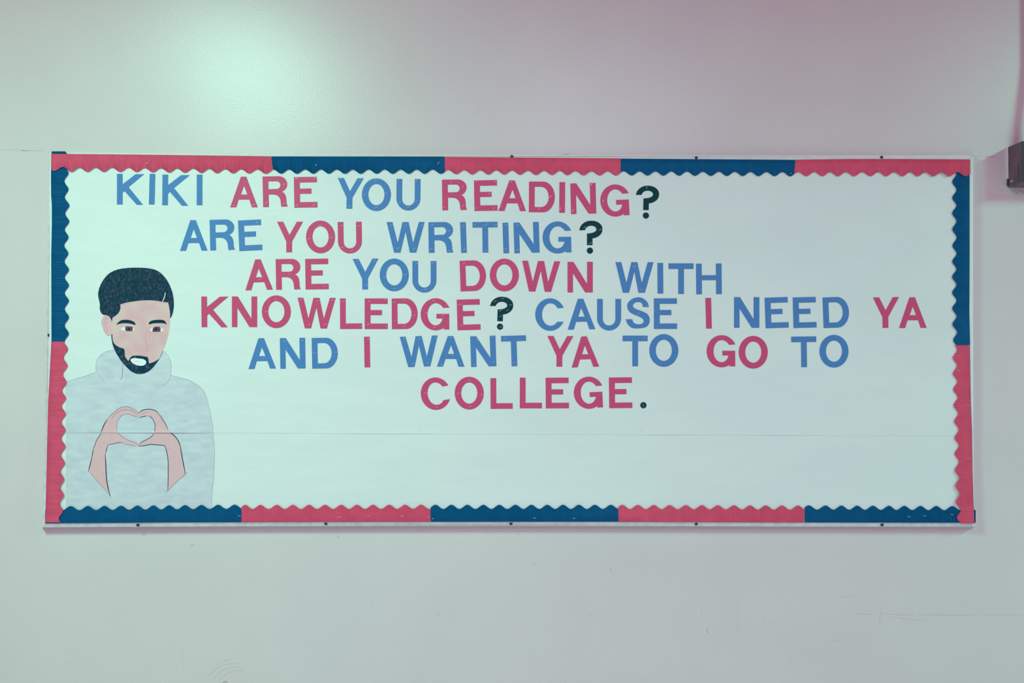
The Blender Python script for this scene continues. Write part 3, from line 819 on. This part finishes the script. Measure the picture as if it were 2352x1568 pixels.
face = lay('face', chaikin(ZB([(480, 60), (475, 150), (468, 300), (462, 480), (467, 600), (482, 720), (525, 850), (605, 990), (700, 1120), (800, 1210), (900, 1260), (1200, 1300), (1430, 1240), (1560, 1180), (1680, 1090), (1745, 985), (1795, 870), (1852, 730), (1900, 560), (1940, 400), (1960, 200), (1968, 50), (1965, -100), (1945, -300), (1920, -410), (1500, -500), (1000, -480), (640, -420), (640, -260), (590, -120), (480, -20)])), 4, MAT['skin'], drawing)
lines('nose_line', [(ZB([(1338, 445), (1330, 560), (1335, 650), (1368, 720), (1385, 820), (1370, 900)]), .8), (ZB([(1110, 882), (1150, 890)]), .9), (ZB([(1265, 915), (1320, 908)]), .9)], 6, MAT['pink_line'], face)
lines('jaw_line', [(ZB([(1790, 900), (1745, 990), (1700, 1092)]), .9)], 6, MAT['navy'], face)
ear = lay('ear', chaikin(ZB([(478, 150), (440, 80), (390, 20), (330, -22), (280, -12), (230, 50), (200, 130), (210, 210), (240, 290), (270, 400), (320, 480), (380, 515), (430, 500), (465, 470), (472, 300)])), 5, MAT['ear'], drawing)
lines('ear_fold', [(ZB([(275, 170), (285, 100), (320, 65), (370, 78), (415, 140), (440, 200)]), .8), (ZB([(285, 160), (300, 270), (345, 380), (372, 430)]), .8), (ZB([(325, 200), (345, 150), (365, 160), (370, 200)]), .8),
                  (ZB([(325, 190), (345, 260), (360, 340)]), .7), (ZB([(425, 240), (410, 320), (425, 400)]), .7), (ZB([(200, 130), (210, 210), (240, 290), (270, 400), (320, 480), (380, 515), (430, 500)]), .7)], 7, MAT['pink_line'], ear)
hair = lay('hair', chaikin(ZA([(130, 800), (150, 700), (180, 610), (230, 510), (300, 400), (400, 290), (530, 210), (700, 155), (900, 128), (1060, 120), (1250, 120), (1450, 132), (1600, 158), (1720, 200), (1830, 280), (1940, 400), (2020, 530), (2090, 690), (2130, 820), (2150, 960), (2160, 1080), (2155, 1180), (2130, 1330), (2095, 1440), (2068, 1475),
                            (2066, 1390), (2060, 1300), (2045, 1190), (2030, 1110), (2010, 1050), (1850, 1030), (1700, 1003), (1550, 990), (1400, 990), (1250, 1000), (1100, 1020), (900, 1050), (800, 1075), (718, 1105), (725, 1180), (715, 1250), (690, 1310), (640, 1370), (580, 1415), (508, 1465), (502, 1520), (493, 1572),
                            (470, 1500), (430, 1440), (380, 1400), (310, 1385), (265, 1385), (210, 1350), (180, 1290), (167, 1220), (167, 1150), (172, 1080), (160, 1000), (140, 930), (130, 860)])), 8, MAT['hair'], drawing)
lines('shaved_line', [(ZA([(1934, 775), (1930, 830), (1915, 900), (1890, 970), (1858, 1030)]), 2.0)], 10, MAT['eye_white'], hair)
lines('hair_outline', [(ZA([(172, 1080), (160, 1000), (140, 930), (130, 860), (130, 800), (150, 700), (180, 610), (230, 510), (300, 400), (400, 290), (530, 210), (700, 155), (900, 128), (1060, 120), (1250, 120), (1450, 132), (1600, 158), (1720, 200), (1830, 280), (1940, 400), (2020, 530), (2090, 690), (2130, 820), (2150, 960), (2160, 1080), (2155, 1180), (2130, 1330), (2095, 1440)]), 1.5)], 10, MAT['ink'], hair)
beard = lay('beard', chaikin(ZB([(458, 480), (460, 580), (475, 680), (500, 790), (545, 900), (610, 1010), (680, 1120), (750, 1220), (850, 1320), (950, 1420), (1050, 1475), (1150, 1500), (1280, 1490), (1400, 1440), (1500, 1360), (1580, 1270), (1650, 1170), (1705, 1088),
                              (1640, 1140), (1550, 1190), (1430, 1228), (1415, 1180), (1410, 1110), (1385, 1060), (1290, 1040), (1130, 1020), (1010, 1022), (950, 1065), (925, 1110), (895, 1162), (840, 1100), (800, 1040), (800, 950), (795, 880), (770, 840), (690, 820), (600, 780), (530, 720), (495, 650), (482, 560), (482, 470)])), 8, MAT['beard'], drawing)
mouth = lay('mouth', chaikin(ZB([(945, 1130), (985, 1095), (1060, 1082), (1160, 1100), (1270, 1110), (1330, 1140), (1357, 1185), (1340, 1240), (1290, 1280), (1200, 1288), (1100, 1270), (1010, 1225), (965, 1180)])), 10, MAT['eye_white'], drawing)
lines('lip_line', [(ZB([(1040, 1160), (1120, 1172), (1215, 1180)]), 1.6)], 12, MAT['lip'], mouth)
lay('eyebrow', chaikin(ZB([(575, 235), (620, 180), (690, 120), (790, 100), (900, 102), (990, 130), (1050, 160), (1085, 225), (1060, 235), (950, 200), (850, 190), (740, 190), (660, 205)])), 8, MAT['ink'], drawing)
lay('eyebrow', chaikin(ZB([(1415, 215), (1425, 170), (1470, 130), (1560, 108), (1700, 100), (1800, 108), (1850, 150), (1885, 225), (1840, 200), (1750, 185), (1620, 190), (1520, 195), (1460, 215)])), 8, MAT['ink'], drawing)
eye = lay('eye', chaikin(ZB([(690, 345), (750, 295), (820, 275), (1000, 280), (1030, 310), (1050, 365), (1010, 390), (860, 390), (750, 375)])), 6, MAT['eye_white'], drawing)
lay('iris', chaikin(ZB([(815, 275), (900, 268), (1005, 285), (1010, 330), (1000, 390), (920, 395), (830, 390), (808, 345)]), 1), 8, MAT['iris'], eye)
lay('pupil', ZB(arc(905, 335, 34, 32, 0, 360, 14)[:-1]), 10, MAT['ink'], eye)
eye = lay('eye', chaikin(ZB([(1440, 365), (1520, 300), (1600, 280), (1720, 290), (1810, 370), (1720, 410), (1600, 412), (1500, 405)])), 6, MAT['eye_white'], drawing)
lay('iris', chaikin(ZB([(1535, 300), (1580, 282), (1650, 275), (1710, 290), (1728, 340), (1715, 405), (1620, 412), (1515, 410), (1515, 350)]), 1), 8, MAT['iris'], eye)
lay('pupil', ZB(arc(1615, 345, 36, 36, 0, 360, 14)[:-1]), 10, MAT['ink'], eye)

LA = ZD([(90, 1100), (120, 990), (140, 880), (160, 780), (190, 680), (230, 590), (270, 540), (300, 480), (330, 380), (385, 290), (450, 215), (530, 145), (600, 100), (680, 90), (760, 110), (830, 150), (880, 195), (860, 240), (830, 250), (760, 220), (700, 208), (640, 215), (580, 260), (540, 320), (530, 400), (535, 470), (590, 540), (650, 585), (740, 630), (800, 640), (850, 670), (878, 705), (840, 715), (760, 695), (690, 690), (620, 660), (560, 655), (480, 675), (395, 690), (370, 770), (355, 840), (360, 1000), (365, 1150), (385, 1320), (430, 1500), (330, 1370), (210, 1240)])
RA = ZD([(880, 190), (930, 150), (1000, 132), (1080, 135), (1150, 160), (1190, 200), (1240, 275), (1300, 370), (1370, 490), (1440, 550), (1500, 630), (1530, 720), (1550, 850), (1575, 980), (1605, 1145), (1500, 1240), (1330, 1410), (1338, 1250), (1340, 1050), (1335, 900), (1310, 770), (1280, 700), (1160, 690), (1060, 680), (990, 700), (880, 712), (890, 675), (930, 640), (1020, 600), (1080, 560), (1115, 510), (1130, 440), (1138, 380), (1110, 310), (1070, 255), (1020, 235), (940, 250), (880, 265), (865, 240)])
la = lay('hand', chaikin(LA, 1), 3, MAT['hand'], drawing)
ra = lay('hand', chaikin(RA, 1), 3, MAT['hand'], drawing)
lines('pen_outline', [(ZD([(88, 1102), (120, 990), (145, 870)]), 2.0), (ZD([(146, 870), (160, 780)]), 3.2), (ZD([(160, 785), (190, 680), (230, 590), (270, 540), (290, 500)]), 1.3), (ZD([(288, 490), (330, 380), (385, 290)]), 2.1),
                      (ZD([(395, 690), (370, 770), (358, 830)]), 1.4), (ZD([(352, 835), (362, 1000), (365, 1150), (385, 1320), (432, 1503)]), 2.2), (ZD([(395, 690), (480, 675), (560, 655), (620, 660)]), 1.2)], 6, MAT['navy'], la)
lines('pencil_outline', [(ZD([(385, 290), (450, 215), (530, 145), (600, 100), (680, 90), (760, 110), (830, 150), (880, 195)]), 1.0), (ZD([(860, 250), (830, 250), (760, 220), (700, 208), (640, 215), (580, 260), (540, 320), (530, 400), (535, 470)]), .8),
                         (ZD([(555, 500), (590, 540), (650, 585), (740, 630), (800, 640), (850, 670), (876, 700)]), .9), (ZD([(460, 275), (500, 215), (570, 160), (660, 140), (760, 145), (810, 180), (855, 225)]), .8),
                         (ZD([(620, 660), (690, 690), (760, 695), (840, 715)]), .7), (ZD([(90, 1100), (210, 1240), (330, 1370), (430, 1495)]), .7)], 6, MAT['purple'], la)
lines('pen_outline', [(ZD([(878, 190), (930, 150), (1000, 132), (1080, 135), (1150, 160), (1190, 200)]), 1.7), (ZD([(1185, 195), (1240, 275), (1300, 370), (1338, 455)]), 1.5), (ZD([(1370, 495), (1440, 550), (1500, 630), (1530, 720)]), 2.1),
                      (ZD([(1525, 690), (1550, 850), (1575, 980), (1607, 1148)]), 2.1), (ZD([(880, 265), (940, 250), (1010, 235)]), 1.5), (ZD([(1030, 235), (1070, 255), (1110, 310), (1138, 380), (1130, 440), (1126, 480)]), 1.4),
                      (ZD([(1115, 512), (1080, 560), (1020, 600), (930, 640), (880, 690)]), 1.3), (ZD([(870, 712), (990, 700), (1060, 680), (1160, 690), (1280, 700), (1310, 770), (1335, 900), (1340, 1050), (1338, 1250), (1330, 1412)]), 1.7)], 6, MAT['navy'], ra)
lines('pencil_outline', [(ZD([(1640, 1112), (1605, 1147), (1500, 1240), (1330, 1410), (1290, 1440)]), .7), (ZD([(920, 215), (960, 190), (1010, 180)]), .5)], 6, MAT['purple'], ra)

# ------------------------------------------------------------------ metal box and conduit at the right edge
BX0 = W(2312, 338, 0); BX1 = W(2312, 431, 0)
x0, zt, zb = BX0.x, BX0.z, BX1.z
bw, bd = 0.155, 0.082
boxr = empty('electrical_box', (x0 + bw / 2, 0, zb))
tag(boxr, 'dark maroon surface-mounted metal box on the wall right of the board', 'electrical box')
o = wbox('body', x0 + .0015, x0 + bw, -bd + .004, -0.0006, zb, zt, MAT['box'], boxr)
md = o.modifiers.new('bevel', 'BEVEL'); md.width = .0025; md.segments = 2
o = wbox('cover', x0 + .0015, x0 + bw, -bd - .001, -bd + .0038, zb + .001, zt - .001, MAT['box_dark'], boxr)
md = o.modifiers.new('bevel', 'BEVEL'); md.width = .0015; md.segments = 2
wbox('paint_edge', x0 - .001, x0 + .0012, -.007, -.0008, zb + .03, zt - .001, MAT['chip'], boxr)
wbox('seam_fold', x0 + .0010, x0 + .003, -.061, -.0580, zb + .004, zb + .062, MAT['box_dark'], boxr)
wbox('paint_chip', x0 + .0004, x0 + .003, -.030, -.018, zb + .0155, zb + .0185, MAT['chip'], boxr)
wbox('mounting_tab', x0 - .0012, x0 + .008, -.010, -.0008, zb + .006, zb + .026, MAT['box_dark'], boxr)


def pipe(name, pts, r, m, parent=None):
    V, Fc = [], []
    n = 14
    for i, p in enumerate(pts):
        p = Vector(p)
        t = (Vector(pts[min(i + 1, len(pts) - 1)]) - Vector(pts[max(i - 1, 0)])).normalized()
        a = Vector((1, 0, 0)); b = t.cross(a).normalized()
        V += [p + (a * math.cos(2 * math.pi * k / n) + b * math.sin(2 * math.pi * k / n)) * r for k in range(n)]
        if i:
            q = n * (i - 1)
            Fc += [(q + k, q + (k + 1) % n, q + n + (k + 1) % n, q + n + k) for k in range(n)]
    Fc.append(tuple(range(n))[::-1]); Fc.append(tuple(range(len(V) - n, len(V))))
    return build(name, V, Fc, m, parent, True)


cx = x0 + bw / 2
pts = []
for i in range(41):
    z = lerp(zt - .002, 3.49, i / 40)
    h = z - zt
    t = min(1, max(0, (h - .02) / .30)); t = t * t * (3 - 2 * t)
    pts.append((cx, lerp(-.045, -.0135, t), z))
cond = empty('conduit_pipe', (cx, 0, zt))
tag(cond, 'painted conduit pipe rising along the wall from the metal box', 'conduit')
pipe('tube', pts, .0115, MAT['conduit'], cond)
pipe('connector', [(cx, -.045, zt + .0006), (cx, -.045, zt + .020)], .0150, MAT['conduit'], cond)
for z in (zt + .55, zt + .80):
    wbox('strap', cx - .022, cx + .022, -.027, -.0006, z - .008, z + .008, MAT['conduit'], cond)
